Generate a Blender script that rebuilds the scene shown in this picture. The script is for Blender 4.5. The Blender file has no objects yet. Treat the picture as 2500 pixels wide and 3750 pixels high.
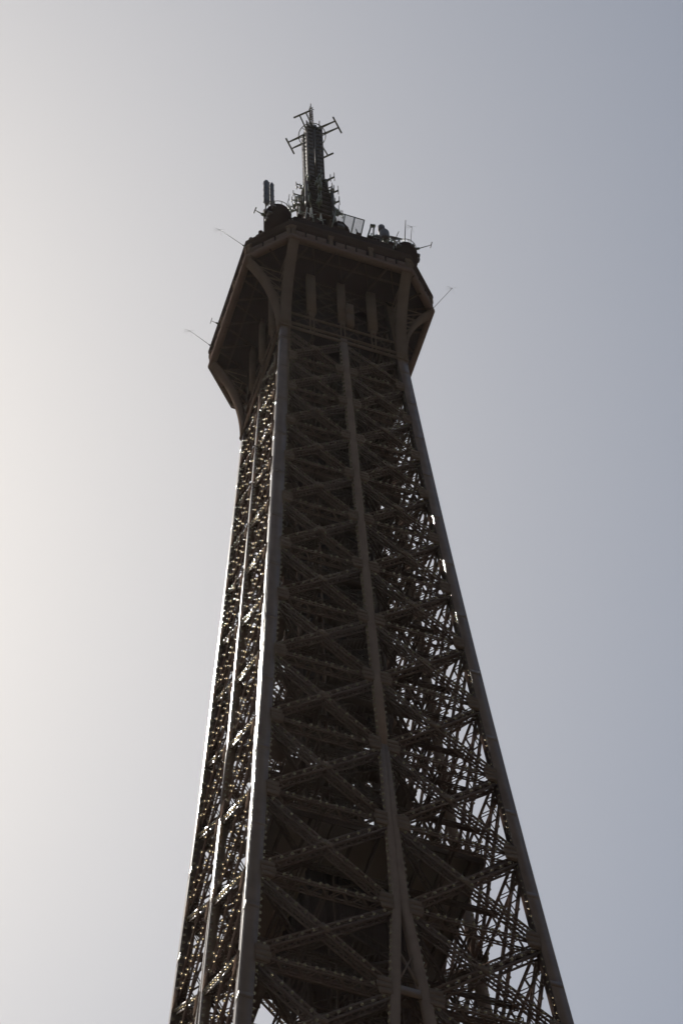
import bpy, math, random
import numpy as np
from mathutils import Matrix, Vector

random.seed(7)
rng = np.random.default_rng(7)
scene = bpy.context.scene
R = math.radians

# ------------------------------------------------------------------ camera
cam_d = bpy.data.cameras.new('camera')
cam = bpy.data.objects.new('camera', cam_d)
scene.collection.objects.link(cam)
cr = Vector((0.95016294, -0.31093644, -0.02255901))
cu = Vector((-0.26930541, -0.85509059, 0.44305156))
cf = Vector((0.15705087, 0.41489591, 0.89621226))
m = Matrix((cr, cu, -cf)).transposed().to_4x4()
m.translation = Vector((-42.07274, -113.82088, 1.7))
cam.matrix_world = m
cam_d.sensor_fit = 'VERTICAL'
cam_d.sensor_height = 36.0
cam_d.lens = 130.357
cam_d.clip_start = 0.5
cam_d.clip_end = 30000
scene.camera = cam

# ------------------------------------------------------------------ sky and sun
SUN_AZ, SUN_EL = -7.9, 61.2          # clockwise from +y, above the horizon
world = bpy.data.worlds.new('World')
scene.world = world
world.use_nodes = True
nt = world.node_tree
bg = nt.nodes['Background']
sky = nt.nodes.new('ShaderNodeTexSky')
sky.sky_type = 'NISHITA'
sky.sun_disc = False
sky.sun_elevation = R(SUN_EL)
sky.sun_rotation = R(SUN_AZ)
sky.altitude = 50
sky.air_density = 1.0
sky.dust_density = 1.4
sky.ozone_density = 1.0
hs = nt.nodes.new('ShaderNodeHueSaturation')
hs.inputs['Saturation'].default_value = 1.0
nt.links.new(sky.outputs[0], hs.inputs['Color'])
tint = nt.nodes.new('ShaderNodeMix')          # slight white balance
tint.data_type = 'RGBA'; tint.blend_type = 'MULTIPLY'
tint.inputs['Factor'].default_value = 1.0
tint.inputs['B'].default_value = (0.98, 1.02, 0.985, 1)
nt.links.new(hs.outputs[0], tint.inputs['A'])
nt.links.new(tint.outputs['Result'], bg.inputs['Color'])
bg.inputs['Strength'].default_value = 0.069

sun_d = bpy.data.lights.new('sun', 'SUN')
sun_d.energy = 4.8
sun_d.angle = R(0.55)
sun_d.color = (1.0, 0.95, 0.86)
sun = bpy.data.objects.new('sun', sun_d)
scene.collection.objects.link(sun)
sdir = Vector((math.sin(R(SUN_AZ)) * math.cos(R(SUN_EL)), math.cos(R(SUN_AZ)) * math.cos(R(SUN_EL)), math.sin(R(SUN_EL))))
sun.rotation_euler = sdir.to_track_quat('Z', 'Y').to_euler()
sun.location = sdir * 800

scene.view_settings.view_transform = 'Standard'
scene.view_settings.look = 'None'
scene.view_settings.gamma = 1.0
scene.view_settings.use_curve_mapping = False
scene.view_settings.exposure = 0.0

# ------------------------------------------------------------------ materials
def mat(name, col, rough=0.5, metal=0.0, var=0.25, scale=1.2, bump=0.0, spec=0.5):
    mt = bpy.data.materials.new(name)
    mt.use_nodes = True
    t = mt.node_tree
    b = t.nodes['Principled BSDF']
    b.inputs['Roughness'].default_value = rough
    b.inputs['Metallic'].default_value = metal
    b.inputs['Specular IOR Level'].default_value = spec
    tc = t.nodes.new('ShaderNodeTexCoord')
    n = t.nodes.new('ShaderNodeTexNoise')
    n.inputs['Scale'].default_value = scale
    n.inputs['Detail'].default_value = 5
    mx = t.nodes.new('ShaderNodeMix')
    mx.data_type = 'RGBA'
    mx.inputs['A'].default_value = (col[0] * (1 - var), col[1] * (1 - var), col[2] * (1 - var), 1)
    mx.inputs['B'].default_value = (col[0] * (1 + var), col[1] * (1 + var), col[2] * (1 + var), 1)
    t.links.new(tc.outputs['Object'], n.inputs['Vector'])
    t.links.new(n.outputs['Fac'], mx.inputs['Factor'])
    t.links.new(mx.outputs['Result'], b.inputs['Base Color'])
    if bump:
        bp = t.nodes.new('ShaderNodeBump')
        bp.inputs['Strength'].default_value = bump
        bp.inputs['Distance'].default_value = 0.02
        n2 = t.nodes.new('ShaderNodeTexNoise')
        n2.inputs['Scale'].default_value = 9
        n2.inputs['Detail'].default_value = 3
        t.links.new(tc.outputs['Object'], n2.inputs['Vector'])
        t.links.new(n2.outputs['Fac'], bp.inputs['Height'])
        t.links.new(bp.outputs[0], b.inputs['Normal'])
    return mt

IRON = mat('brown_iron_gloss', (0.175, 0.110, 0.074), 0.12, var=0.28, scale=0.7, bump=0.07, spec=0.06)
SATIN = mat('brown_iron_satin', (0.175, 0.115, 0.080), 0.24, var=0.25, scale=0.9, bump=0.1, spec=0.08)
MATTE = mat('brown_iron_matt', (0.165, 0.110, 0.082), 0.7, var=0.18, scale=0.7, spec=0.0)
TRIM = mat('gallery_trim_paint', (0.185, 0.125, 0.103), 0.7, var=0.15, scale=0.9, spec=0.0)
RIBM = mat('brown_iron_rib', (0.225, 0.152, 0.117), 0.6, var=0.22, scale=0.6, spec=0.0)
FACE = mat('brown_iron_braces', (0.140, 0.091, 0.074), 0.7, var=0.25, scale=0.9, spec=0.0)
IRON2 = mat('brown_iron_shaded', (0.085, 0.056, 0.046), 0.7, var=0.25, scale=0.9, spec=0.0)  # same iron paint darkened: the shade inside the shaft put into its colour
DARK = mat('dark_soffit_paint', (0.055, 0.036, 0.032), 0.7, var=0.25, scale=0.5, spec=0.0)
STEEL = mat('grey_mast_steel', (0.100, 0.078, 0.068), 0.5, var=0.2, scale=2, spec=0.08)
CORN = mat('cornice_paint', (0.075, 0.050, 0.043), 0.7, var=0.2, scale=0.8, spec=0.0)
RADOME = mat('radome_plastic', (0.115, 0.092, 0.085), 0.5, var=0.08)
ANT = mat('antenna_metal', (0.16, 0.15, 0.10), 0.4, metal=0.3, var=0.15)
GROUND = mat('ground_paving', (0.075, 0.068, 0.055), 0.9, var=0.35, scale=0.03)

BULB = bpy.data.materials.new('bulb_glass')
BULB.use_nodes = True
bb = BULB.node_tree.nodes['Principled BSDF']
bb.inputs['Base Color'].default_value = (0.62, 0.50, 0.31, 1)
bb.inputs['Roughness'].default_value = 0.2
bb.inputs['Transmission Weight'].default_value = 0.66
bb.inputs['IOR'].default_value = 1.5

GLASS = bpy.data.materials.new('fence_mesh')
GLASS.use_nodes = True
gt = GLASS.node_tree
gb = gt.nodes['Principled BSDF']
gb.inputs['Base Color'].default_value = (0.2, 0.2, 0.2, 1)
gb.inputs['Alpha'].default_value = 0.22

# ------------------------------------------------------------------ mesh building
class MB:
    def __init__(self):
        self.v = []; self.q = []; self.n = 0; self.mi = []; self.cur = 0
    def add(self, verts, quads):
        verts = np.asarray(verts, float)
        self.v.append(verts)
        self.q.extend([[i + self.n for i in f] for f in quads])
        self.mi.extend([self.cur] * len(quads))
        self.n += len(verts)
    def beam(self, p0, p1, wa, wb, ref=(0, 0, 1)):
        p0 = np.asarray(p0, float); p1 = np.asarray(p1, float)
        t = p1 - p0; L = np.linalg.norm(t)
        if L < 1e-6: return
        t = t / L
        ref = np.asarray(ref, float)
        a = ref - t * (ref @ t)
        la = np.linalg.norm(a)
        if la < 1e-4:
            ref = np.array([1., 0, 0]) if abs(t[0]) < .9 else np.array([0, 1., 0])
            a = ref - t * (ref @ t); la = np.linalg.norm(a)
        a = a / la; b = np.cross(t, a)
        a = a * wa / 2; b = b * wb / 2
        self.add([p0 - a - b, p0 + a - b, p0 + a + b, p0 - a + b, p1 - a - b, p1 + a - b, p1 + a + b, p1 - a + b],
                 [(3, 2, 1, 0), (4, 5, 6, 7), (0, 1, 5, 4), (1, 2, 6, 5), (2, 3, 7, 6), (3, 0, 4, 7)])
    def box(self, lo, hi):
        x0, y0, z0 = lo; x1, y1, z1 = hi
        self.add([(x0, y0, z0), (x1, y0, z0), (x1, y1, z0), (x0, y1, z0), (x0, y0, z1), (x1, y0, z1), (x1, y1, z1), (x0, y1, z1)],
                 [(3, 2, 1, 0), (4, 5, 6, 7), (0, 1, 5, 4), (1, 2, 6, 5), (2, 3, 7, 6), (3, 0, 4, 7)])
    def sweep(self, rings):
        """closed tube through rings of equal vertex count, capped"""
        k = len(rings[0]); base = self.n
        vs = np.concatenate([np.asarray(r, float) for r in rings])
        qs = []
        for i in range(len(rings) - 1):
            for j in range(k):
                a = i * k + j; b = i * k + (j + 1) % k
                qs.append((a, b, b + k, a + k))
        qs.append(tuple(range(k))[::-1]); qs.append(tuple(range((len(rings) - 1) * k, len(rings) * k)))
        self.add(vs, qs)
    def ring(self, prof):
        """closed ring: each entry of prof is one loop round, the last joins the first"""
        k = len(prof[0]); n = len(prof)
        vs = np.concatenate([np.asarray(r, float) for r in prof])
        self.add(vs, [(i * k + j, i * k + (j + 1) % k, ((i + 1) % n) * k + (j + 1) % k, ((i + 1) % n) * k + j) for i in range(n) for j in range(k)])
    def tube(self, pts, r, k=6):
        pts = [np.asarray(p, float) for p in pts]
        rings = []
        for i, p in enumerate(pts):
            t = pts[min(i + 1, len(pts) - 1)] - pts[max(i - 1, 0)]
            t = t / np.linalg.norm(t)
            rf = np.array([0, 0, 1.]) if abs(t[2]) < .9 else np.array([1., 0, 0])
            a = np.cross(t, rf); a /= np.linalg.norm(a); b = np.cross(t, a)
            rr = r[i] if hasattr(r, '__len__') else r
            rings.append([p + rr * (a * math.cos(2 * math.pi * j / k) + b * math.sin(2 * math.pi * j / k)) for j in range(k)])
        self.sweep(rings)
    def lathe(self, c, prof, k=20):
        rings = [[(c[0] + r * math.cos(2 * math.pi * j / k), c[1] + r * math.sin(2 * math.pi * j / k), c[2] + z) for j in range(k)] for r, z in prof]
        self.sweep(rings)
    def girder(self, p0, p1, n, w, d, chord=0.09, pitch=0.55, side=True, rear=True, lace=0.07, gloss=False, flange=None):
        """four-chord lattice girder; n points outward from its front"""
        p0 = np.asarray(p0, float); p1 = np.asarray(p1, float); n = np.asarray(n, float)
        t = p1 - p0; L = np.linalg.norm(t); t /= L
        n = n - t * (n @ t); n /= np.linalg.norm(n)
        s = np.cross(t, n)
        depths = (0, -d) if rear else (0,)
        for sg in (-1, 1):
            for dd in depths:
                o = s * sg * (w / 2 - chord / 2) + n * (dd * (1 - chord / d) - chord / 2 if d else 0)
                self.cur = 1 if gloss and dd == 0 else 0
                self.beam(p0 + o, p1 + o, chord, flange if flange and dd == 0 else chord, n)
                self.cur = 0
        N = max(2, int(round(L / pitch)))
        for i in range(N):
            a = p0 + t * L * i / N; b = p0 + t * L * (i + 1) / N
            sg = 1 if i % 2 else -1
            for dd in depths:
                o = n * (dd * 0.93 - 0.04)
                self.beam(a - s * sg * w * .4 + o, b + s * sg * w * .4 + o, 0.025, .05 if dd == 0 else lace, n)
            if side and rear:
                for s2 in (-1, 1):
                    o = s * s2 * (w / 2 - .03)
                    f, r_ = (-.06 * d, -.94 * d) if sg > 0 else (-.94 * d, -.06 * d)
                    self.beam(a + o + n * f, b + o + n * r_, 0.02, lace, s)
    def mesh(self, name, material, smooth=False):
        me = bpy.data.meshes.new(name)
        v = np.concatenate(self.v)
        nl = [len(f) for f in self.q]
        me.vertices.add(len(v)); me.vertices.foreach_set('co', v.ravel())
        flat = [i for f in self.q for i in f]
        me.loops.add(len(flat)); me.loops.foreach_set('vertex_index', flat)
        me.polygons.add(len(nl))
        me.polygons.foreach_set('loop_start', np.concatenate([[0], np.cumsum(nl)[:-1]]).astype(np.int32))
        me.update(calc_edges=True)
        if max(self.mi): me.polygons.foreach_set('material_index', self.mi)
        me.validate()
        if smooth:
            me.polygons.foreach_set('use_smooth', [True] * len(nl))
        for q in (material if isinstance(material, (list, tuple)) else [material]): me.materials.append(q)
        return me

COL = scene.collection
def link(name, me, parent=None, rotz=0.0):
    o = bpy.data.objects.new(name, me)
    COL.objects.link(o)
    if parent is not None: o.parent = parent
    if rotz: o.rotation_euler = (0, 0, rotz)
    return o
def obj(name, mb, material, parent=None, rotz=0.0, smooth=False):
    return link(name, mb.mesh(name, material, smooth), parent, rotz)
def four(name, mb, material, parent):
    """the same piece on all four faces of the square shaft"""
    me = mb.mesh(name, material)
    return [link(name, me, parent, k * math.pi / 2) for k in range(4)]
def empty(name, loc=(0, 0, 0), parent=None):
    o = bpy.data.objects.new(name, None)
    COL.objects.link(o); o.location = loc
    if parent is not None: o.parent = parent
    return o
def tag(o, label, cat, group=None, kind=None):
    o['label'] = label; o['category'] = cat
    if group: o['group'] = group
    if kind: o['kind'] = kind
    return o
A = np.array

# ------------------------------------------------------------------ ground
g = MB()
K = 48
g.add([(2400 * math.cos(2 * math.pi * j / K), 2400 * math.sin(2 * math.pi * j / K), 0) for j in range(K)], [tuple(range(K))])
go = obj('ground', g, GROUND)
go['kind'] = 'structure'

# thin sunlit haze filling the air from below the ground to above the mast
HZ = bpy.data.materials.new('haze_air'); HZ.use_nodes = True
ht = HZ.node_tree
for n_ in list(ht.nodes): ht.nodes.remove(n_)
ho = ht.nodes.new('ShaderNodeOutputMaterial'); pv = ht.nodes.new('ShaderNodeVolumePrincipled')
pv.inputs['Color'].default_value = (0.95, 0.90, 0.84, 1)
pv.inputs['Density'].default_value = 1.0e-5
pv.inputs['Anisotropy'].default_value = 0.6
ht.links.new(pv.outputs[0], ho.inputs['Volume'])
g = MB(); g.box((-2500, -2500, -1), (2500, 2500, 342))
hz = obj('haze', g, HZ); hz['kind'] = 'stuff'

# ------------------------------------------------------------------ the tower
def W(z):                       # half width of the shaft
    if z >= 150: return -3.51505666 + math.exp(2.1608504) * math.exp(-(z - 267) / math.exp(5.46835208))
    return 10.70 + (150 - z) * 0.062 + 51.5 * ((150 - z) / 150) ** 2.1 * 0.80
def WX(z): return W(z)
LV = [267.0, 261.09, 254.75, 248.09, 241.16, 233.7, 225.75, 217.41, 208.74, 199.27, 189.52, 179.5, 169.91, 159.6, 149.0]
tower = empty('lattice_tower')
tag(tower, 'tall dark brown riveted iron lattice tower, backlit, flaring to an overhanging gallery', 'tower')

PW = 0.80                        # corner post width
zs_post = [0, 20, 40, 60, 80, 100, 115, 130] + LV[::-1] + [269, 279]
mb = MB()
rings = []
I_ = 0.03
for z in zs_post:
    w = W(z)
    rings.append([(-w + I_, -w + I_, z), (-w + PW - I_, -w + I_, z), (-w + PW - I_, -w + PW - I_, z), (-w + I_, -w + PW - I_, z)])
mb.sweep(rings)
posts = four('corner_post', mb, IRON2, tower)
mb = MB(); mb2 = MB(); r1 = []; r2_ = []
for z in zs_post:
    w = W(z)
    r1.append([(-w, -w, z), (-w + PW, -w, z), (-w + PW, -w + .028, z), (-w, -w + .028, z)])
    r2_.append([(-w, -w + .0285, z), (-w + .028, -w + .0285, z), (-w + .028, -w + PW, z), (-w, -w + PW, z)])
mb.sweep(r1); mb2.sweep(r2_)
for a, b in zip(LV[::-1][:-1], LV[::-1][1:]):      # splice plates
    zm = a + (b - a) * .5; wm = W(zm); wn = W(zm + .6)
    mb.beam((-wm + .4, -wm + .007, zm), (-wn + .4, -wn + .007, zm + .6), 0.76, 0.022, (1, 0, 0))
    mb2.beam((-wm + .007, -wm + .4, zm), (-wn + .007, -wn + .4, zm + .6), 0.022, 0.74, (1, 0, 0))
m1 = mb.mesh('cover_plate', IRON); m2 = mb2.mesh('cover_plate', IRON)
for p in posts:
    link('cover_plate', m1, p); link('cover_plate', m2, p)

def ribs(mb):                    # sun glint put into the paint: glossy on the west face, lighter matt elsewhere
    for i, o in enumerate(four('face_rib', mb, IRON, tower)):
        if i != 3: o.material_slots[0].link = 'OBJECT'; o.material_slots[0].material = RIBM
# ribs in the middle of each face: one plate above, a twin pair below which parts lower down
mb = MB()
RW = 0.52
rings = []
for z in (199.27, 208.74, 217.41, 225.75, 233.7, 241.16, 248.09, 254.75, 261.09, 267.6):
    w = W(z)
    rings.append([(-RW / 2, -w - .02, z), (RW / 2, -w - .02, z), (RW / 2, -w + .48, z), (-RW / 2, -w + .48, z)])
mb.sweep(rings)
ribs(mb)
RIBT = [(0, 26, .28), (60, 20, .28), (115, 9, .28), (149, 2.15, .27), (159.6, 1.5, .265), (169.91, .86, .26), (179.5, .262, .245), (181, .235, .222), (189.52, .178, .165), (199.25, .135, .125)]
def rib_at(z):
    zz = [r[0] for r in RIBT]
    return float(np.interp(z, zz, [r[1] for r in RIBT])), float(np.interp(z, zz, [r[2] for r in RIBT]))
def rib_out(z):
    if z > 199.27: return RW / 2
    c, h = rib_at(z); return c + h
for sg in (-1, 1):
    mb = MB(); rings = []
    for z, c, h in RIBT:
        w = W(z)
        rings.append([(sg * c - h, -w - .02, z), (sg * c + h, -w - .02, z), (sg * c + h, -w + .5, z), (sg * c - h, -w + .5, z)])
    mb.sweep(rings)
    ribs(mb)

bulbs = []                       # positions on the south face, repeated round the shaft
def face_pt(x, z, out=0.0): return A((x, -W(z) - out, z))
NV = A((0, -1, 0.05))
z = 150.4
while z < 265.5:
    w = W(z)
    rh = rib_out(z)
    for x in (-w + PW + .07, w - PW - .07, -rh - .07, rh + .07):
        bulbs.append((x + rng.normal(0, .008), -w + 0.10, z + rng.normal(0, .03), .6 if x > 2 else 1.0))
    z += 0.80
for li in range(len(LV) - 1):
    zt, zb = LV[li], LV[li + 1]
    wt, wb = W(zt), W(zb)
    f = (267 - zb) / 118.0
    gw = 0.40 + 0.15 * f; gd = 0.50 + .12 * f
    for sg in (-1, 1):
        in_t, in_b = sg * rib_out(zt), sg * rib_out(zb)
        out_t, out_b = sg * (wt - PW), sg * (wb - PW)
        oz = 0.62
        # X of two diagonals
        ends = [((in_t, zt - oz), (out_b, zb + oz)), ((out_t, zt - oz), (in_b, zb + oz))]
        for di, ((x0, z0), (x1, z1)) in enumerate(ends):
            p0 = face_pt(x0, z0, -.10 - .09 * di); p1 = face_pt(x1, z1, -.10 - .09 * di)
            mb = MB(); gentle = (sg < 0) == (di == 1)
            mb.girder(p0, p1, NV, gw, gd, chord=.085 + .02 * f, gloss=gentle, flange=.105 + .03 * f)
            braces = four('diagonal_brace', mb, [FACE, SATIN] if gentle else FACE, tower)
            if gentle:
                for o in braces[:3]:                 # same paint; satin copy stays on the sunlit west face alone, for its glint
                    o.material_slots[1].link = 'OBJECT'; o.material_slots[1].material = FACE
            L = np.linalg.norm(p1 - p0); N = int(L / (.82 if gentle else 1.0))
            for i in range(N):
                t_ = (i + .7) / (N + .4)
                q = p0 + (p1 - p0) * t_
                bulbs.append((q[0] + rng.normal(0, .02), q[1] - .05, q[2] + rng.normal(0, .02)))
        # crossing plate
        (xa, za), (xb, zb_) = ends[0]; (xc, zc), (xd, zd) = ends[1]
        den = (xb - xa) * (zd - zc) - (zb_ - za) * (xd - xc)
        tt = ((xc - xa) * (zd - zc) - (zc - za) * (xd - xc)) / den
        xm, zm = xa + tt * (xb - xa), za + tt * (zb_ - za)
        mb = MB()
        mb.beam(face_pt(xm - .3, zm + .22, -.09), face_pt(xm + .3, zm - .22, -.09), .5, .06, (0, 0, 1))
        four('crossing_plate', mb, MATTE, tower)
        # horizontal strut at the top of the panel
        if li > 0:
            p0 = face_pt(in_t, zt, -.14); p1 = face_pt(out_t, zt, -.14)
            mb = MB(); mb.girder(p0, p1, NV, .40, gd + .1, chord=.08, pitch=.6, flange=.11)
            four('horizontal_strut', mb, FACE, tower)
            L = abs(out_t - in_t); N = max(3, int(L / 1.0))
            for i in range(N):
                q = p0 + (p1 - p0) * ((i + .6) / (N + .2))
                bulbs.append((q[0], q[1] - .07, q[2] + .02))
                bulbs.append((q[0] + .4 * sg, q[1] - .07, q[2] + .02))
        # three-fingered gusset plates at the rib and at the post
        if li > 0:
            gl = .55 + .22 * f; gh = .40 + .16 * f
            for (x0, dirx) in ((in_t, sg), (out_t, -sg)):
                mb = MB()
                mb.beam(face_pt(x0 - dirx * .05, zt, .0 - .05), face_pt(x0 + dirx * gl * .80, zt, -.05), gh * 3.3, .05, (0, 0, 1))
                for k, (fl, dz) in enumerate(((1.0, gh * 1.12), (1.12, 0), (1.0, -gh * 1.12))):
                    za = zt + dz * .93; zb2 = zt + dz * 1.02
                    mb.beam(face_pt(x0 - dirx * .05, za, .0), face_pt(x0 + dirx * gl * fl, zb2, .0), gh * .86, .09, (0, 0, 1))
                four('gusset_plate', mb, MATTE, tower)
    # tie plates between the parted ribs
    if 150 < zb < 179:
        mb = MB(); c = rib_at(zb)[0] - rib_at(zb)[1] + .1
        mb.box((-c, -wb - .0, zb - .4), (c, -wb + .08, zb + .4))
        zq = (zt + zb) / 2
        mb.beam(face_pt(-rib_at(zb)[0], zb + .2, -.1), face_pt(rib_at(zq)[0], zq, -.1), .16, .10, (0, 1, 0))
        mb.beam(face_pt(rib_at(zb)[0], zb + .2, -.16), face_pt(-rib_at(zq)[0], zq, -.16), .16, .10, (0, 1, 0))
        four('rib_tie', mb, IRON, tower)

# ---- inside: cross frames, lift shafts, stairs, landings, platform
for li, z in enumerate(LV[:-1]):
    w = W(z) - .35
    mb = MB()
    for k in range(4):
        a = k * math.pi / 2
        c, s = math.cos(a), math.sin(a)
        rot = lambda p: A((p[0] * c - p[1] * s, p[0] * s + p[1] * c, p[2]))
        mb.girder(rot((0, -w, z)), rot((w, 0, z)), (0, 0, -1), .35, .35, chord=.10, pitch=.7)
        if z > 175: mb.girder(rot((-w * .5, -w, z - .1)), rot((-w * .5, w, z - .1)), (0, 0, -1), .3, .3, chord=.08, pitch=.8)
        mb.girder(rot((-w + .5, -w + .5, z + .05)), rot((-w * .5, -w * .5, z + .05)), (0, 0, -1), .3, .3, chord=.08, pitch=.7)
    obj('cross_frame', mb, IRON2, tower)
    if z > 192:        # half-height ties between panels
        zb = LV[li + 1]; zm = (z + zb) / 2; wm = W(zm) - .55
        mb = MB()
        for sg in (-1, 1):
            mb.girder((sg * wm * .5, -wm, zm), (sg * wm * .5, wm, zm), (0, 0, -1), .22, .3, chord=.07, pitch=.8)
            mb.girder((-wm, sg * wm * .5, zm + .35), (wm, sg * wm * .5, zm + .35), (0, 0, -1), .22, .3, chord=.07, pitch=.8)
        obj('half_frame', mb, IRON2, tower)

def lift_shaft(cx, cy, hx, hy, z0, z1):
    mb = MB()
    for sx in (-1, 1):
        for sy in (-1, 1):
            mb.box((cx + sx * hx - .11, cy + sy * hy - .11, z0), (cx + sx * hx + .11, cy + sy * hy + .11, z1))
    z = z0
    i = 0
    while z + 2.4 <= z1:
        for sx in (-1, 1):
            mb.box((cx + sx * hx - .06, cy - hy + .11, z - .08), (cx + sx * hx + .06, cy + hy - .11, z + .08))
            mb.beam((cx + sx * hx, cy - hy, z), (cx + sx * hx, cy + hy, z + 2.4), .07, .09, (1, 0, 0))
            mb.beam((cx + sx * hx + .07, cy + hy, z), (cx + sx * hx + .07, cy - hy, z + 2.4), .06, .09, (1, 0, 0))
        for sy in (-1, 1):
            mb.box((cx - hx + .11, cy + sy * hy - .06, z - .08), (cx + hx - .11, cy + sy * hy + .06, z + .08))
            mb.beam((cx - hx, cy + sy * hy, z), (cx + hx, cy + sy * hy, z + 2.4), .07, .09, (0, 1, 0))
        # guide rails
        mb.box((cx - .09, cy - hy + .12, z), (cx + .09, cy - hy + .30, z + 2.4))
        mb.box((cx - .09, cy + hy - .30, z), (cx + .09, cy + hy - .12, z + 2.4))
        z += 2.4; i += 1
    return mb
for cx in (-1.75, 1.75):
    for z0_ in np.arange(217.1, 277, 4.8):          # solid boxes added in the lift wells to block the sky, bay by bay
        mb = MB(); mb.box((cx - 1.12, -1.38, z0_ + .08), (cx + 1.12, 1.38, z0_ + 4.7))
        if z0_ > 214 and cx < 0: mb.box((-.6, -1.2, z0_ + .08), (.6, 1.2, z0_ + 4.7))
        obj('lift_well_blocker', mb, DARK, tower)
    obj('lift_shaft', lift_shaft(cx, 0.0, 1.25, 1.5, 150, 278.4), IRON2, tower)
# two stairs zig-zagging up beside the lifts
def stair(cx, cy, z0, z1, flip):
    mb = MB(); z = z0; d = 1; L = 3.0; H = 2.2
    while z + H < z1:
        x0, x1 = cx - d * L / 2, cx + d * L / 2
        for off in (-.42, .42):
            mb.beam((x0, cy + off, z), (x1, cy + off, z + H), .22, .05, (0, 0, 1))
            mb.beam((x0, cy + off, z + 1.0), (x1, cy + off, z + H + 1.0), .05, .05, (0, 0, 1))
            for k in range(5):
                t = k / 4
                mb.beam((x0 + (x1 - x0) * t, cy + off, z + H * t), (x0 + (x1 - x0) * t, cy + off, z + H * t + 1.0), .04, .04, (1, 0, 0))
        for k in range(11):
            t = (k + .5) / 11
            x = x0 + (x1 - x0) * t
            mb.box((x - .14, cy - .40, z + H * t - .02), (x + .14, cy + .40, z + H * t + .02))
        mb.box((x1 - .45 if d < 0 else x1 - .0, cy - .55, z + H - .05), (x1 + .0 if d < 0 else x1 + .45, cy + .55, z + H + .02))
        z += H; d = -d
    for sx in (-1, 1):
        for sy in (-1, 1):
            mb.box((cx + sx * 1.95 - .06, cy + sy * .6 - .06, z0), (cx + sx * 1.95 + .06, cy + sy * .6 + .06, z1))
    return mb
obj('stair', stair(0.0, -2.7, 150, 276, 1), IRON2, tower)
obj('stair', stair(0.0, 2.7, 151.1, 276, 1), IRON2, tower)

# landings
for z in (205, 212.6, 229.3, 237.5, 244.8, 251.6, 258.2, 264):
    w = min(W(z) - 1.2, 4.3)
    mb = MB()
    mb.box((-w, -w * .55, z - .06), (-3.05, w * .55, z + .06))
    mb.box((3.05, -w * .55, z - .06), (w, w * .55, z + .06))
    for sy in (-1, 1):
        for x in np.linspace(-w, w, 9):
            mb.box((x - .03, sy * w * .8 - .03, z), (x + .03, sy * w * .8 + .03, z + 1.1))
        mb.box((-w, sy * w * .8 - .03, z + 1.05), (w, sy * w * .8 + .03, z + 1.12))
        mb.box((-w, sy * w * .8 - .25, z - .06), (w, sy * w * .8 + .25, z + .06))
    obj('landing', mb, IRON2, tower)

# the intermediate platform with the machine housing hung below it
pf = empty('platform', (0, 0, 0), tower)
zp = 191.6; wp = W(zp) - 2.0
mb = MB(); mb.box((-wp, -wp, zp - .15), (wp, wp, zp + .15))
obj('floor', mb, MATTE, pf)
for i in range(9):
    x = -wp + (i + .5) * 2 * wp / 9
    mb = MB(); mb.box((x - .07, -wp + .02, zp - .62), (x + .07, wp - .02, zp - .153))
    obj('joist', mb, IRON2, pf)
for k in range(4):
    mb = MB()
    mb.box((-wp, -wp - .10, zp - .75), (wp, -wp - .003, zp + .25))
    for x in np.linspace(-wp, wp, 11):
        mb.box((x - .03, -wp - .08, zp + .25), (x + .03, -wp - .02, zp + 1.5))
    mb.box((-wp, -wp - .09, zp + 1.45), (wp, -wp - .03, zp + 1.55))
    mb.box((-wp, -wp - .08, zp + .85), (wp, -wp - .04, zp + .90))
    obj('railing', mb, IRON2, pf, k * math.pi / 2)
mb = MB()
mb.box((-3.4, -3.0, zp - 7.0), (3.4, 3.0, zp - .65))
for x in np.linspace(-3.4, 3.4, 8):
    for sy in (-1, 1):
        mb.box((x - .09, sy * 3.0 - (.10 if sy < 0 else -.003), zp - 7.1), (x + .09, sy * 3.0 + (.10 if sy > 0 else -.003), zp - .66))
for y in np.linspace(-2.8, 2.8, 6):
    for sx in (-1, 1):
        mb.box((sx * 3.4 - (.10 if sx < 0 else -.003), y - .09, zp - 7.1), (sx * 3.4 + (.10 if sx > 0 else -.003), y + .09, zp - .66))
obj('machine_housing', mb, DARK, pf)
mb = MB()
mb.box((-2.6, -2.4, zp + .16), (2.6, 2.4, zp + 3.0))
obj('cabin', mb, DARK, pf)
# a lower service walkway with railings, seen through the west side
mb = MB()
zc = 172.2; wc = W(zc) - 2.1
for k in range(4):
    c, s = math.cos(k * math.pi / 2), math.sin(k * math.pi / 2)
    rt = lambda x, y, z: (x * c - y * s, x * s + y * c, z)
    mb.beam(rt(-wc, -wc, zc), rt(wc, -wc, zc), .55, .08, rt(0, 1, 0))
    for off in (-.3, .3):
        for zz in (.6, 1.15):
            mb.beam(rt(-wc, -wc + off, zc + zz), rt(wc, -wc + off, zc + zz), .05, .05)
        for x in np.linspace(-wc, wc, 12):
            mb.beam(rt(x, -wc + off, zc), rt(x, -wc + off, zc + 1.15), .06, .06)
obj('walkway', mb, IRON2, tower)

# ------------------------------------------------------------------ top gallery
GA, GB, GZ = 5.08, 7.90, 278.7
gal = empty('gallery', (0, 0, 0), tower)
def octa(a, b, z): return [(-a, -b, z), (a, -b, z), (b, -a, z), (b, a, z), (a, b, z), (-a, b, z), (-b, a, z), (-b, -a, z)]
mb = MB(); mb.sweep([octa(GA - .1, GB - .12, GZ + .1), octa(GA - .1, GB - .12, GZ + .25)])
obj('soffit', mb, DARK, gal)
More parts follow.
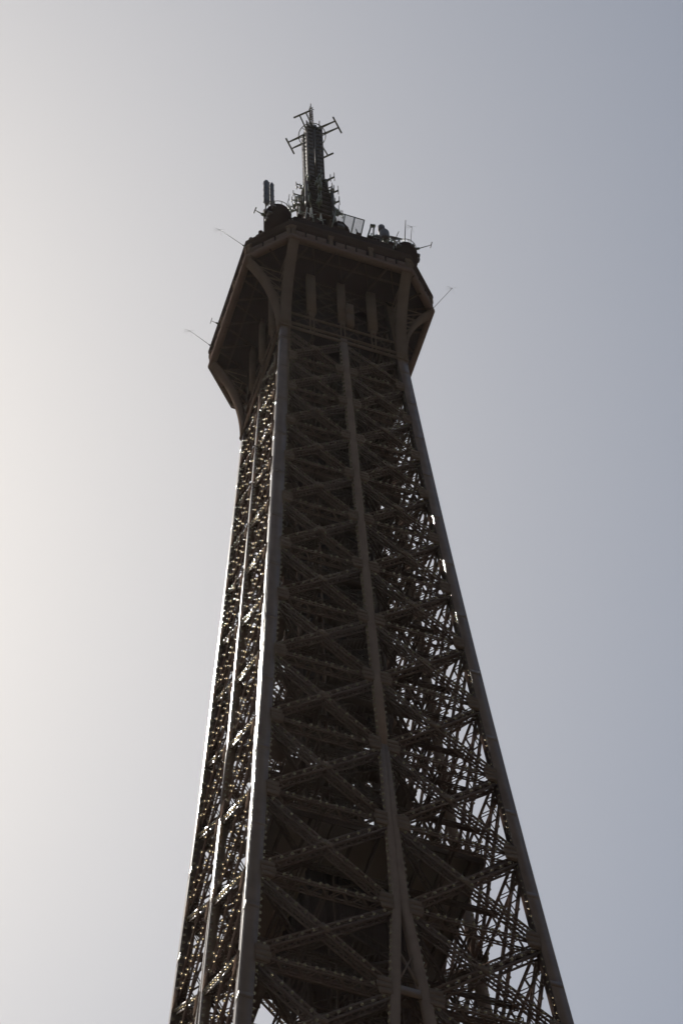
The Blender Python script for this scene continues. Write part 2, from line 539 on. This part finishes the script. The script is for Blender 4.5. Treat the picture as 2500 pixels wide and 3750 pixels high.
# soffit joists: a shallow diagonal grid
for k in range(4):
    mb = MB()
    zj = GZ - .06
    for x in np.linspace(-4.4, 4.4, 5):
        mb.beam((x, -5.2, zj), (x + 1.0, -7.7, zj), .12, .28, (0, 0, 1) if False else (1, 0, 0))
        mb.beam((x + .1, -5.2, zj - .03), (x - 1.0, -7.7, zj - .03), .12, .22, (1, 0, 0))
    mb.beam((-5.0, -6.5, zj - .05), (5.0, -6.5, zj - .05), .2, .14, (0, 0, 1))
    mb.beam((-5.2, -5.3, zj - .05), (-6.4, -6.4, zj - .05), .3, .14, (0, 0, 1))
    obj('soffit_beam', mb, IRON2, gal, k * math.pi / 2)
# curved brackets: two from each corner post
def bracket(px, dirv, name='bracket'):
    """px: inner edge x of the post line on the south face"""
    mb = MB()
    TH = 62; a_out = (GB - W(267) - .05) / (1 - math.cos(R(TH))); a_up = (GZ - 267.0 - .05) / math.sin(R(TH))
    rings = []; prev = None
    N = 12
    for i in range(N + 1):
        th = R(TH) * i / N
        o = a_out * (1 - math.cos(th)); zz = 267.0 + a_up * math.sin(th)
        y = -W(267) - .10 - o
        y = max(y, -GB)
        tn = A((0, -a_out * math.sin(th), a_up * math.cos(th))); tn /= np.linalg.norm(tn)
        nn = A((0, tn[2], -tn[1])) * .26           # inward
        x0, x1 = px - .02, px + PW + .02
        rings.append([(x0, y, zz), (x1, y, zz), (x1, y + nn[1], zz + nn[2]), (x0, y + nn[1], zz + nn[2])])
        if i % 2 == 0 and 0 < i < N:
            ys = -W(267) + .2
            for xx in (x0 + .06, x1 - .06):
                mb.beam((xx, y + .2, zz), (xx, ys, zz), .06, .10, (1, 0, 0))
                if prev is not None: mb.beam((xx, y + .2, zz), (xx, ys, prev), .05, .07, (1, 0, 0))
            prev = zz
    mb.sweep(rings)
    mb.box((px - .06, -W(267) - .14, 266.75), (px + PW + .06, -W(267) + .02, 267.05))
    return mb
four('bracket', bracket(-W(267), 1), MATTE, gal)
four('bracket', bracket(W(267) - PW, 1), MATTE, gal)
# straight post continuation behind the brackets is the corner post; mullions between
for x, zb_, wd in ((-2.55, 271.2, .72), (0.0, 271.2, .62), (2.55, 271.2, .72)):
    mb = MB()
    w = W(270)
    mb.box((x - wd / 2, -w - .16, zb_), (x + wd / 2, -w + .2, 278.6))
    mb.box((x - wd / 2 + .12, -w - .06, zb_ - .7), (x + wd / 2 - .12, -w + .1, zb_))
    for xx in (-.16, .16):
        mb.box((x + xx - .04, -w - .02, 267.4), (x + xx + .04, -w + .06, zb_ - .7))
    four('mullion', mb, MATTE, gal)
mb = MB(); mb.box((0.28, -W(270) - .42, 270.2), (.86, -W(270) - .05, 272.2)); mb.box((0.28, -W(270) - .42, 272.3), (.86, -W(270) - .05, 274.2))
obj('equipment_box', mb, MATTE, gal)
# ring beams and the small lattice between
for z_, h in ((266.95, .24), (267.9, .16), (270.0, .14)):
    mb = MB(); w = W(z_)
    mb.box((-w + PW, -w - .06, z_ - h / 2), (w - PW, -w + .1, z_ + h / 2))
    four('ring_beam', mb, MATTE, gal)
for (za, zb_) in ((267.9, 270.0), (270.0, 272.8), (272.8, 275.6), (275.6, 278.4)):
    mb = MB(); w = W((za + zb_) / 2) - .12
    n = 8 if za < 269 else 4
    xs = np.linspace(-w + PW, w - PW, n + 1)
    for xa, xb in zip(xs[:-1], xs[1:]):
        mb.beam((xa, -w, za), (xb, -w, zb_), .09, .13, (0, 1, 0))
        mb.beam((xb, -w + .09, za), (xa, -w + .09, zb_), .08, .13, (0, 1, 0))
    mb.box((-w + PW, -w - .05, zb_ - .06), (w - PW, -w + .05, zb_ + .06))
    four('lattice_screen', mb, IRON2, gal)
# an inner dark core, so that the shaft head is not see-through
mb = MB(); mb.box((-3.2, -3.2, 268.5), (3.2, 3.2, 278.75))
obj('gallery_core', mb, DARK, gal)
# the fascia, side by side around the octagon
P8 = octa(GA, GB, 0)
OUTER = [(A(P8[i]), A(P8[(i + 1) % 8])) for i in range(8)]
ledge = MB(); reces = MB(); corn = MB()
ledge.ring([octa(GA - .16, GB - .40, GZ - .2), octa(GA + .03, GB + .06, GZ - .2), octa(GA + .06, GB + .14, GZ - .1), octa(GA + .06, GB + .14, GZ + .28), octa(GA - .10, GB - .25, GZ + .3)])
obj('ledge', ledge, TRIM, gal)
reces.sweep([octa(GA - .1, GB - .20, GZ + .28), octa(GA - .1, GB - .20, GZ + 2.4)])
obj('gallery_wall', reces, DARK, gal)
corn.sweep([octa(GA, GB - .05, GZ + 2.2), octa(GA + .03, GB + .04, GZ + 2.4), octa(GA + .03, GB + .04, GZ + 2.75), octa(GA + .06, GB + .14, GZ + 2.8), octa(GA + .06, GB + .14, GZ + 3.2), octa(GA + .03, GB + .05, GZ + 3.25)])
obj('cornice', corn, CORN, gal)
unit = MB(); unit.box((-.41, -.11, 0), (.41, .0, .78)); unit.box((-.34, -.135, .08), (.34, -.112, .70))
panel_me = unit.mesh('panel', TRIM)
con = MB(); con.box((-.15, -.20, -.02), (.15, .02, 1.5)); con.box((-.22, -.24, 1.5), (.22, .02, 1.95))
con_me = con.mesh('console', MATTE)
for (a, b) in OUTER:
    d = b - a; L = np.linalg.norm(d); d /= L
    out = A((d[1], -d[0], 0))
    ang = math.atan2(d[1], d[0])
    ngroup = 3 if L > 6 else 1
    per = 3 if L > 6 else 3
    gl = L / ngroup
    for gi in range(ngroup):
        for k in range(per):
            s = gi * gl + .34 + (k + .5) * (gl - .68) / per
            p = a + d * s - out * .06
            o = link('panel', panel_me, gal); o.location = (p[0], p[1], GZ + .62); o.rotation_euler = (0, 0, ang)
            o.scale = ((gl - .68) / per / 1.0, 1, 1)
    for gi in range(ngroup + 1):
        s = min(max(gi * gl, .22), L - .22)
        p = a + d * s - out * .12
        o = link('console', con_me, gal); o.location = (p[0], p[1], GZ + .34); o.rotation_euler = (0, 0, ang)
# roof deck, parapet and railing
mb = MB(); mb.sweep([octa(GA - .1, GB - .3, GZ + 3.0), octa(GA - .1, GB - .3, GZ + 3.35)])
obj('roof_deck', mb, DARK, gal)
mb = MB(); mb.sweep([octa(4.35, 6.9, GZ + 3.36), octa(4.35, 6.9, GZ + 7.2), octa(4.2, 6.7, GZ + 7.4)])
obj('upper_deck', mb, DARK, gal)
for (a, b) in OUTER:
    mb = MB(); d = b - a; L = np.linalg.norm(d); d /= L; out = A((d[1], -d[0], 0)); a2 = a - out * .35; b2 = b - out * .35
    n = max(3, int(L / 1.1))
    for i in range(n + 1):
        p = a2 + (b2 - a2) * i / n
        mb.beam(p + A((0, 0, GZ + 3.3)), p + A((0, 0, GZ + 4.3)), .05, .05, (1, 0, 0))
    for zz in (3.75, 4.3):
        mb.beam(a2 + A((0, 0, GZ + zz)), b2 + A((0, 0, GZ + zz)), .045, .045)
    obj('roof_railing', mb, ANT, gal)

# campanile base under the mast (hidden behind the gallery edge from below)
mb = MB()
for sx in (-1, 1):
    for sy in (-1, 1):
        mb.tube([(sx * 2.3, sy * 2.3, 286.2), (sx * 2.0, sy * 2.0, 291), (sx * 1.5, sy * 1.5, 298), (sx * 1.2, sy * 1.2, 303.5)], .22, 6)
for z_, h in ((287, 2.2), (291, 2.0), (295, 1.7), (298.5, 1.5), (303, 1.2)):
    for k in range(4):
        c, s = math.cos(k * math.pi / 2), math.sin(k * math.pi / 2)
        r_ = lambda x, y: (x * c - y * s, x * s + y * c, z_)
        mb.beam(r_(-h, -h), r_(h, -h), .2, .3)
mb.lathe((0, 0, 286.2), [(1.9, 0), (1.9, 5), (1.3, 8), (1.0, 17)], 16)
obj('campanile', mb, IRON2, gal)

# ------------------------------------------------------------------ light bulbs
def ico(sub=1):
    import bmesh
    bm = bmesh.new(); bmesh.ops.create_icosphere(bm, subdivisions=sub, radius=1.0)
    v = np.array([x.co[:] for x in bm.verts]); f = [[x.index for x in q.verts] for q in bm.faces]
    bm.free(); return v, f
iv, iF = ico(2)
BR = 0.10
allb = []
for k in range(4):
    c, s = math.cos(k * math.pi / 2), math.sin(k * math.pi / 2)
    for bq in bulbs:
        x, y, z = bq[:3]
        allb.append((x * c - y * s, x * s + y * c, z, k, bq[3] if len(bq) > 3 else 1.0))
camp = A(m.translation)
F_ = 13578.8 * 682 / 2500
def key(b):
    q = A(b[:3]) - camp
    zz = q @ A(cf)
    px = 341 + F_ * (q @ A(cr)) / zz; py = 512 - F_ * (q @ A(cu)) / zz
    seen = 0 < px < 682 and 0 < py < 1024 and b[3] in (0, 3)
    return (0 if seen else 1, zz)
allb.sort(key=key)
bm1 = MB(); bm1.add(iv * BR, iF)
bulb_me = bm1.mesh('light_bulb', BULB, True)
for b in allb[:300]:
    o = link('light_bulb', bulb_me, tower); o.location = b[:3]; o.scale = (b[4],) * 3
rest = allb[300:]
iv1, if1 = ico(1)
iv1 = iv1; nb = len(rest)
P = np.array([b[:3] for b in rest])
vv = (iv[None] * BR * np.array([b[4] for b in rest])[:, None, None] + P[:, None]).reshape(-1, 3)
ff = (np.array(iF)[None] + (np.arange(nb) * len(iv))[:, None, None]).reshape(-1, 3)
me = bpy.data.meshes.new('light_bulbs')
me.vertices.add(len(vv)); me.vertices.foreach_set('co', vv.ravel())
me.loops.add(ff.size); me.loops.foreach_set('vertex_index', ff.ravel())
me.polygons.add(len(ff)); me.polygons.foreach_set('loop_start', np.arange(0, ff.size, 3))
me.update(calc_edges=True); me.polygons.foreach_set('use_smooth', [True] * len(ff)); me.materials.append(BULB)
o = link('light_bulbs', me, tower); o['kind'] = 'stuff'
print('bulbs', len(allb))

# ------------------------------------------------------------------ mast and antennas on the roof
mast = empty('antenna_mast', (0, 0, 303.0))
tag(mast, 'slim steel antenna mast with H-shaped arms standing above the gallery roof', 'mast')
def mobj(name, mb, material, parent=mast):
    for i in range(len(mb.v)): mb.v[i] = mb.v[i] - A((0, 0, 303.0))
    return obj(name, mb, material, parent)
# clad upper column: four ribbed panels with a dark slot on two faces
mb = MB()
h = .62
mb.box((-h, -h, 312.5), (h, h, 326.2))
mobj('column', mb, DARK)
for k in range(4):
    c, s = math.cos(k * math.pi / 2 + .2), math.sin(k * math.pi / 2 + .2)
for sx in (-1, 1):
    for sy in (-1, 1):
        mb = MB()
        z = 312.8
        while z < 326:
            mb.box((sx * .46 - .30, sy * .46 - .30, z), (sx * .46 + .30, sy * .46 + .30, z + .78))
            z += .92
        mb.tube([(sx * .72, sy * .72, 312.6), (sx * .72, sy * .72, 326.2)], .07, 5)
        mobj('panel_stack', mb, STEEL)
mb = MB(); mb.tube([(0.0, -.74, 312.6), (0.0, -.74, 325.5)], .10, 6); mb.tube([(-.2, -.72, 312.6), (-.2, -.72, 325)], .05, 5)
mobj('cable_duct', mb, STEEL)
# lower lattice section crowded with small dipoles
mb = MB()
h = 1.2
for sx in (-1, 1):
    for sy in (-1, 1):
        mb.box((sx * h - .12, sy * h - .12, 303), (sx * h + .12, sy * h + .12, 310.2))
        mb.box((sx * .85 - .12, sy * .85 - .12, 310.2), (sx * .85 + .12, sy * .85 + .12, 313))
for z in np.arange(303.6, 312.5, 1.05):
    h = 1.2 if z < 309.5 else .85
    mb.box((-h, -h, z - .07), (h, h, z + .07))
    for k in range(4):
        c, s = math.cos(k * math.pi / 2), math.sin(k * math.pi / 2)
        rr = lambda x, y, zz: (x * c - y * s, x * s + y * c, zz)
        mb.beam(rr(-h, -h, z), rr(h, -h, z + 1.05), .07, .1)
        mb.beam(rr(-h, -h - .05, z + 1.05), rr(h, -h - .05, z), .07, .1)
mb.box((-.7, -.7, 303), (.7, .7, 312.8))
mobj('lower_section', mb, STEEL)
r2 = random.Random(5)
for z in np.arange(304.0, 313.0, 1.15):
    for k in range(8):
        a = k * math.pi / 4 + r2.uniform(-.2, .2)
        L = r2.uniform(1.5, 2.0) if r2.random() < .75 else r2.uniform(2.1, 2.6)
        if z > 310: L *= .85
        dx, dy = math.cos(a), math.sin(a)
        zz = z + r2.uniform(-.3, .3); L = max(L, 1.75)
        mb = MB()
        mb.beam((dx * .9, dy * .9, zz), (dx * L, dy * L, zz), .09, .09)
        mb.beam((dx * L, dy * L, zz - r2.uniform(.4, 1.0)), (dx * L, dy * L, zz + r2.uniform(.4, 1.2)), .07, .07, (1, 0, 0))
        if k % 3 == 0: mb.box((dx * L * .8 - .14, dy * L * .8 - .14, zz - .3), (dx * L * .8 + .14, dy * L * .8 + .14, zz + .3))
        mobj('dipole', mb, ANT)
bd = A((1.9, -1.65)) / math.hypot(1.9, 1.65)
for sg, z, L in ((1, 313.2, 1.95), (1, 309.6, 2.25), (1, 307.0, 2.3), (1, 305.0, 2.2), (-1, 312.0, 1.9), (-1, 309.0, 2.3), (-1, 306.6, 2.5), (-1, 305.2, 2.2)):
    mb = MB(); q = bd * sg * L
    mb.beam((q[0] * .3, q[1] * .3, z), (q[0], q[1], z), .15, .13)
    mb.beam((q[0], q[1], z - .9), (q[0], q[1], z + 1.1), .06, .06, (1, 0, 0))
    mb.beam((q[0] * .45, q[1] * .45, z - .8), (q[0] * .9, q[1] * .9, z), .06, .06)
    mobj('boom', mb, ANT)
# head: ring hoop, four H arms with end bars, top spire
zc = 326.0
mb = MB()
pts = [(1.25 * math.cos(t), 1.25 * math.sin(t), zc - .2) for t in np.linspace(0, 2 * math.pi, 25)]
mb.tube(pts, .045, 5)
for t in (0.4, 1.97, 3.54, 5.11): mb.beam((0, 0, zc - .2), (1.25 * math.cos(t), 1.25 * math.sin(t), zc - .2), .05, .05)
mobj('hoop', mb, ANT)
H = [((-2.21, 1.04), (-1.01, 2.28), (-1.87, 1.34), (-1.33, 1.80)),
     ((1.30, -2.28), (2.55, -1.01), (1.59, -1.92), (2.08, -1.41)),
     ((-2.14, -1.10), (-0.86, -2.27), (-1.66, -1.47), (-1.22, -1.93)),
     ((1.25, 2.25), (2.44, 1.10), (2.01, 1.46), (1.60, 1.86))]
for (a, b, c, d) in H:
    for (q, dz) in ((c, .0), (d, .0)):
        n = A((q[0], q[1])); n = n / np.linalg.norm(n)
        mid = (A(a) + A(b)) / 2; mid = mid / np.linalg.norm(mid)
        off = A(q) - mid * (A(q) @ mid)
        p0 = off + mid * .35
        mb = MB()
        mb.beam((p0[0], p0[1], zc), (q[0], q[1], zc), .13, .11)
        mb.beam((p0[0], p0[1], zc - .55), (q[0], q[1], zc - .07), .07, .06)
        mobj('arm', mb, ANT)
    mb = MB(); mb.beam((a[0], a[1], zc), (b[0], b[1], zc), .14, .14)
    mobj('end_bar', mb, ANT)
mb = MB()
for sx in (-1, 1):
    for sy in (-1, 1):
        mb.beam((sx * .16, sy * .16, 326), (sx * .09, sy * .09, 333), .05, .05, (1, 0, 0))
for i, z in enumerate(np.arange(326, 332.6, .6)):
    for k in range(4):
        c, s = math.cos(k * math.pi / 2), math.sin(k * math.pi / 2)
        rr = lambda x, y, zz: (x * c - y * s, x * s + y * c, zz)
        mb.beam(rr(-.15, -.15, z), rr(.15, -.15, z + .6), .05, .04)
mb.tube([(0, 0, 333), (0, 0, 334.4)], .05, 5)
mb.beam((-.05, 0, 333.3), (.35, .1, 333.3), .05, .05)
for z, a in ((328.5, .5), (329.6, 2.6), (330.8, 4.0), (331.6, 1.2)):
    mb.beam((0, 0, z), (.42 * math.cos(a), .42 * math.sin(a), z), .05, .05)
    mb.beam((.42 * math.cos(a), .42 * math.sin(a), z - .4), (.42 * math.cos(a), .42 * math.sin(a), z + .4), .05, .05, (1, 0, 0))
mobj('spire', mb, STEEL)
mb = MB()
mb.box((-.75, -.75, 326.2), (.75, .75, 326.5)); mb.box((-.35, -.5, 326.5), (.3, .2, 327.6)); mb.box((.35, .1, 326.5), (.6, .5, 328.2))
mb.beam((.55, -.45, 326.4), (.6, -.5, 328.9), .08, .08, (1, 0, 0)); mb.beam((-.65, -.35, 326.4), (-.65, -.4, 328.3), .07, .07, (1, 0, 0))
mobj('head_box', mb, STEEL)

# round equipment drums on two corners of the roof
def drum(x, y, z, r, h, label):
    t = empty('equipment_drum', (x, y, z)); tag(t, label, 'equipment drum', 'round equipment drums on the gallery roof')
    mb = MB(); mb.lathe((0, 0, 0), [(r * .9, 0), (r * .9, .4), (r, .5), (r, h - .3), (r * .93, h)], 24)
    obj('drum_body', mb, DARK, t)
    mb = MB(); pts = [(r * .95 * math.cos(a), r * .95 * math.sin(a), h + .55) for a in np.linspace(0, 2 * math.pi, 25)]
    mb.tube(pts, .03, 4)
    for a in np.linspace(0, 2 * math.pi, 12, endpoint=False):
        mb.beam((r * .95 * math.cos(a), r * .95 * math.sin(a), h - .1), (r * .95 * math.cos(a), r * .95 * math.sin(a), h + .58), .05, .05, (1, 0, 0))
    obj('drum_railing', mb, ANT, t)
    rr = random.Random(int(x * 10))
    for i in range(9):
        a = rr.uniform(0, 6.28); zz = rr.uniform(.6, h - .2); L = rr.uniform(.08, .2)
        mb = MB(); mb.box((r * math.cos(a) - L, r * math.sin(a) - L, zz - .2), (r * math.cos(a) + L, r * math.sin(a) + L, zz + .25))
        obj('junction_box', mb, STEEL, t)
    return t
drum(-5.75, -6.55, 282.0, 1.15, 3.8, 'dark round equipment drum on the roof corner beside the twin panel antennas')
drum(5.05, -7.1, 282.0, 1.0, 2.6, 'dark round equipment drum on the right roof corner, with clutter on top')

def whip(a, b, r, label, tipped=True, grp='whip antennas on the gallery edge', fan=False):
    a = A(a, float); b = A(b, float)
    t = empty('whip_antenna', tuple(a)); tag(t, label, 'antenna', grp)
    mb = MB(); mb.tube([(0, 0, 0), tuple((b - a) * .5), tuple(b - a)], [r * 1.2, r, r * .7], 6); obj('rod', mb, ANT, t)
    mb = MB(); d = (b - a) / np.linalg.norm(b - a); mb.beam((0, 0, 0), tuple(d * .35), r * 4, r * 4); obj('mount', mb, ANT, t)
    if fan:
        mb = MB()
        rr = random.Random(3)
        for i in range(8):
            q = A((rr.uniform(-1, 1), rr.uniform(-1, 1), rr.uniform(-.2, 1))); q /= np.linalg.norm(q)
            mb.beam(tuple(b - a), tuple(b - a + q * .55), r * .35, r * .35)
        obj('tip', mb, ANT, t)
    elif tipped:
        mb = MB(); u = np.cross(d, (0, 0, 1.)); u /= np.linalg.norm(u)
        mb.beam(tuple(b - a - u * .28), tuple(b - a + u * .28), r * 1.6, r * 1.6); obj('tip', mb, ANT, t)
    return t
whip((-7.95, -4.9, 281.2), (-10.214, -5.02, 283.0), .022, 'long thin whip antenna leaning out at the left edge below the drum', fan=True)
whip((-7.95, 4.35, 281.2), (-9.9, 4.3, 283.0), .022, 'thin whip antenna leaning out at the far left end of the gallery', fan=True)
whip((7.9, -4.0, 280.6), (9.52, -5.86, 283.0), .022, 'thin whip antenna leaning out from the right corner of the gallery', fan=True)

whip((-6.85, -6.7, 284.6), (-7.75, -6.75, 285.0), .055, 'short stub antenna with an upright tip on the left side of the drum')
whip((5.95, -7.5, 285.0), (7.25, -7.6, 286.6), .04, 'short T-tipped antenna reaching right from the right roof drum')
whip((-5.2, -6.6, 286.2), (-4.75, -6.7, 290.3), .035, 'thin whip antenna on top of the left roof drum')
whip((5.15, -6.8, 286.1), (5.45, -7.0, 292.2), .045, 'tall bent whip antenna standing on the right end of the roof', tipped=False)
whip((5.7, -6.6, 286.0), (6.0, -6.9, 291.4), .03, 'thin aerial with a fan of fine wires at the right end of the roof', fan=True)
whip((-8.0, 2.0, 280.6), (-8.75, 2.0, 280.8), .03, 'tiny T-shaped aerial on the left gallery edge, between the two long whips')

# twin rounded panel antennas on a pole standing on the left drum
def panel_antenna(x, y, z0, z1, wd, label):
    t = empty('panel_antenna', (x, y, 285.9)); tag(t, label, 'antenna', 'twin panel antennas above the left drum')
    mb = MB(); mb.tube([(0, .12, 0), (0, .12, z1 - 285.9 - .5)], .06, 8); obj('pole', mb, STEEL, t)
    mb = MB(); K = 12; n = 8
    rings = []
    for i in range(n + 1):
        u = i / n
        e = min(u, 1 - u) * (z1 - z0)
        sh = 1.0 if e > .35 else .55 + .45 * math.sqrt(max(0, 1 - (1 - e / .35) ** 2))
        rings.append([(wd / 2 * sh * math.copysign(abs(math.cos(q)) ** .6, math.cos(q)), -.12 + .16 * sh * math.copysign(abs(math.sin(q)) ** .6, math.sin(q)), z0 - 285.9 + u * (z1 - z0)) for q in [2 * math.pi * j / K for j in range(K)]])
    mb.sweep(rings); obj('radome', mb, RADOME, t)
    for zz in np.linspace(z0 + .6, z1 - .6, 4):
        mb = MB(); mb.box((-wd / 2 - .004, -.285, zz - 285.9 - .02), (wd / 2 + .004, .05, zz - 285.9 + .02)); obj('clamp', mb, STEEL, t)
    return t
panel_antenna(-6.55, -6.05, 288.6, 294.0, .52, 'wider of two rounded upright panel antennas above the left roof drum')
panel_antenna(-6.08, -6.05, 288.6, 293.8, .34, 'narrower of two rounded upright panel antennas above the left roof drum')

# wire mesh fence on the upper deck
fence = empty('mesh_fence', (0, -6.7, 286.1)); tag(fence, 'leaning wire mesh fence panels on the roof right of the mast', 'fence')
fx = np.linspace(-.75, 1.75, 4)
for i, x in enumerate(fx):
    mb = MB(); mb.beam((x - .35, .15, 0), (x, -.2, 3.55), .10, .10, (1, 0, 0)); obj('post', mb, ANT, fence)
for x0, x1 in zip(fx[:-1], fx[1:]):
    mb = MB()
    for u in np.linspace(0, 1, 9): mb.beam((x0 + (x1 - x0) * u - .35, .15, 0.05), (x0 + (x1 - x0) * u, -.2, 3.5), .014, .014, (1, 0, 0))
    for v in np.linspace(0.02, .98, 26): mb.beam((x0 - .35 * (1 - v), .15 - .35 * v, 3.5 * v), (x1 - .35 * (1 - v), .15 - .35 * v, 3.5 * v), .016, .016)
    o = obj('mesh_panel', mb, ANT, fence)
    mb = MB(); mb.beam((x0, -.2, 3.55), (x1, -.2, 3.55), .06, .06); obj('rail', mb, ANT, fence)

def thing(name, label, cat, loc, group=None):
    t = empty(name, loc); tag(t, label, cat, group); return t
t = thing('equipment_cover', 'dark hump-backed equipment cover on the roof behind the mesh fence', 'cover', (-.35, -6.3, 286.1))
mb = MB(); mb.sweep([[(-.75, y, 0), (.75, y, 0), (.62, y, .9), (.2, y, 1.7), (-.2, y, 1.7), (-.62, y, .9)] for y in (-.6, .6)]); obj('shell', mb, DARK, t)
mb = MB(); mb.box((-.3, -.66, .25), (.3, -.603, 1.0)); obj('hatch', mb, STEEL, t)
for (x, lean, h_, lab) in ((1.95, .45, 3.2, 'slanting thin steel pole on the roof just right of the mesh fence'), (2.5, .12, 3.3, 'upright thin steel pole with a knob, between the fence and the drum stack')):
    t = thing('roof_pole', lab, 'pole', (x, -6.6, 286.1), 'poles on the gallery roof')
    mb = MB(); mb.tube([(0, 0, 0), (lean, -.2, h_)], .07, 8); obj('shaft', mb, ANT, t)
    mb = MB(); mb.box((lean - .11, -.3, h_ - .3), (lean + .11, -.08, h_)); obj('knob', mb, ANT, t)
    mb = MB(); mb.beam((0, 0, .2), (.7, .2, .02), .06, .06); obj('stay', mb, ANT, t)
t = thing('drum_antenna', 'stacked pair of stubby drum antennas on legs on the roof, right of the fence', 'antenna', (3.45, -6.6, 286.1))
mb = MB(); mb.lathe((0.1, 0, 1.2), [(.40, 0), (.44, .2), (.44, 1.5), (.36, 1.7)], 16); obj('lower_drum', mb, RADOME, t)
mb = MB(); mb.lathe((-.12, -.05, 2.95), [(.26, 0), (.30, .1), (.30, .75), (.22, .9)], 16); obj('upper_drum', mb, RADOME, t)
for dx, dy in ((-.35, .0), (.4, -.1), (.1, .3)):
    mb = MB(); mb.tube([(dx * 1.3, dy * 1.3, 0), (dx * .6 + .05, dy * .6, 1.25)], .07, 6); obj('leg', mb, ANT, t)
mb = MB(); mb.beam((-.1, 0, 2.2), (-1.5, .2, .9), .06, .06); obj('brace', mb, ANT, t)
mb = MB(); mb.box((-.75, -.3, .7), (-.3, .1, 1.2)); obj('radio_box', mb, RADOME, t)
t = thing('dish_antenna', 'small tilted round dish antenna on a short stand at the roof right', 'antenna', (4.5, -6.7, 286.1))
mb = MB()
rings = []
for r_, d_ in ((.05, .30), (.35, .22), (.6, .05), (.62, 0), (.3, .02)):
    rings.append([(r_ * math.cos(q), d_ + r_ * math.sin(q) * .35, 2.3 + r_ * math.sin(q) * .75 + .1 * math.cos(q)) for q in [2 * math.pi * j / 18 for j in range(18)]])
mb.sweep(rings); obj('dish', mb, RADOME, t)
mb = MB(); mb.tube([(0, .25, 0), (0, .25, 2.3)], .09, 8); obj('stand', mb, ANT, t)
mb = MB(); mb.beam((0, .2, 2.1), (.15, -.5, 2.5), .05, .05); obj('feed_arm', mb, ANT, t)
t = thing('roof_railing', 'thin tubular railing along the right part of the roof edge', 'railing', (4.2, -6.75, 286.1))
for x in np.linspace(-1.6, 1.5, 9):
    mb = MB(); mb.box((x - .03, -.03, 0), (x + .03, .03, 1.25)); obj('post', mb, ANT, t)
for zz in (.65, 1.25):
    mb = MB(); mb.box((-1.65, -.025, zz - .025), (1.55, .025, zz + .025)); obj('rail', mb, ANT, t)
rr = random.Random(11)
for i, (x, y, h_) in enumerate(((-3.9, -6.75, 2.6), (-3.4, -6.5, 3.6), (-2.95, -6.75, 3.0), (-2.5, -6.3, 4.4), (-2.1, -6.7, 2.4), (-1.7, -6.4, 3.2))):
    t = thing('aerial_rod', ('first thin aerial rod right of the left roof drum', 'second thin aerial rod right of the left roof drum', 'third thin aerial rod right of the left roof drum', 'tallest thin aerial rod in front of the mast base', 'short aerial rod in front of the mast base, just right of the tallest', 'last thin aerial rod of the row, under the right side of the mast')[i], 'antenna', (x, y, 286.0), 'aerial rods left of the mast base')
    mb = MB(); mb.tube([(0, 0, 0), (rr.uniform(-.3, .3), rr.uniform(-.2, .1), h_)], .05, 6); obj('rod', mb, ANT, t)
    mb = MB(); mb.box((-.16, -.12, .2), (.16, .12, .8)); obj('base_box', mb, DARK, t)
    mb = MB(); mb.beam((0, 0, h_ * .55), (.5 * (-1) ** i, .05, h_ * .75), .06, .06); obj('side_arm', mb, ANT, t)
for i, (x, y, h_) in enumerate(((-6.9, -5.6, 1.3), (-7.5, -4.9, 1.0), (-7.6, -4.0, .8), (-7.65, -2.2, .7), (-7.7, 1.2, .7))):
    t = thing('edge_lamp', ('tallest edge lamp, at the foot of the left roof drum', 'second edge lamp down from the left roof drum', 'third edge lamp down from the left roof drum', 'edge lamp midway along the left roof edge', 'farthest edge lamp down the left roof edge')[i], 'lamp', (x, y, 281.9), 'lamps along the left roof edge')
    mb = MB(); mb.tube([(0, 0, 0), (0, 0, h_)], .05, 6); obj('post', mb, ANT, t)
    mb = MB(); mb.lathe((0, 0, h_ - .02), [(.10, 0), (.2, .1), (.2, .35), (.08, .45)], 10); obj('head', mb, DARK, t)
for i, (x, y, h_) in enumerate(((1.2, -6.75, 1.5), (2.2, -6.8, .9), (2.75, -6.7, 1.7), (4.0, -6.8, 1.2), (4.85, -6.75, 1.6))):
    t = thing('aerial_rod', ('short aerial rod in front of the mesh fence', 'short aerial rod between the two steel poles right of the fence', 'short aerial rod between the poles and the stacked drum antennas', 'short aerial rod between the stacked drum antennas and the dish', 'short aerial rod just right of the tilted dish')[i], 'antenna', (x, y, 286.0), 'short aerial rods along the right roof edge')
    mb = MB(); mb.tube([(0, 0, 0), (rr.uniform(-.2, .2), rr.uniform(-.2, .1), h_)], .06, 6); obj('rod', mb, ANT, t)
    mb = MB(); mb.box((-.22, -.15, 0), (.22, .15, .45)); obj('base_box', mb, DARK, t)
for i, (x, y, w_, h_, lab) in enumerate(((5.75, -6.4, .35, 1.5, 'tallest of the dark equipment boxes at the right end of the roof'), (5.25, -6.2, .3, 1.0, 'low dark equipment box beside the dish on the roof'), (2.9, -6.5, .3, .8, 'small pale equipment box at the foot of the stacked drum antennas'))):
    t = thing('equipment_box', lab, 'equipment box', (x, y, 286.1), 'equipment boxes on the roof')
    mb = MB(); mb.box((-w_, -w_, 0), (w_, w_, h_)); obj('case', mb, RADOME if i == 2 else DARK, t)
    mb = MB(); mb.box((-w_ - .05, -w_ - .05, h_), (w_ + .05, w_ + .05, h_ + .07)); obj('lid', mb, STEEL, t)
    mb = MB(); mb.beam((0, 0, h_ + .07), (.1, 0, h_ + .7), .07, .07, (1, 0, 0)); obj('stub', mb, ANT, t)

scene.cycles.max_bounces = 6
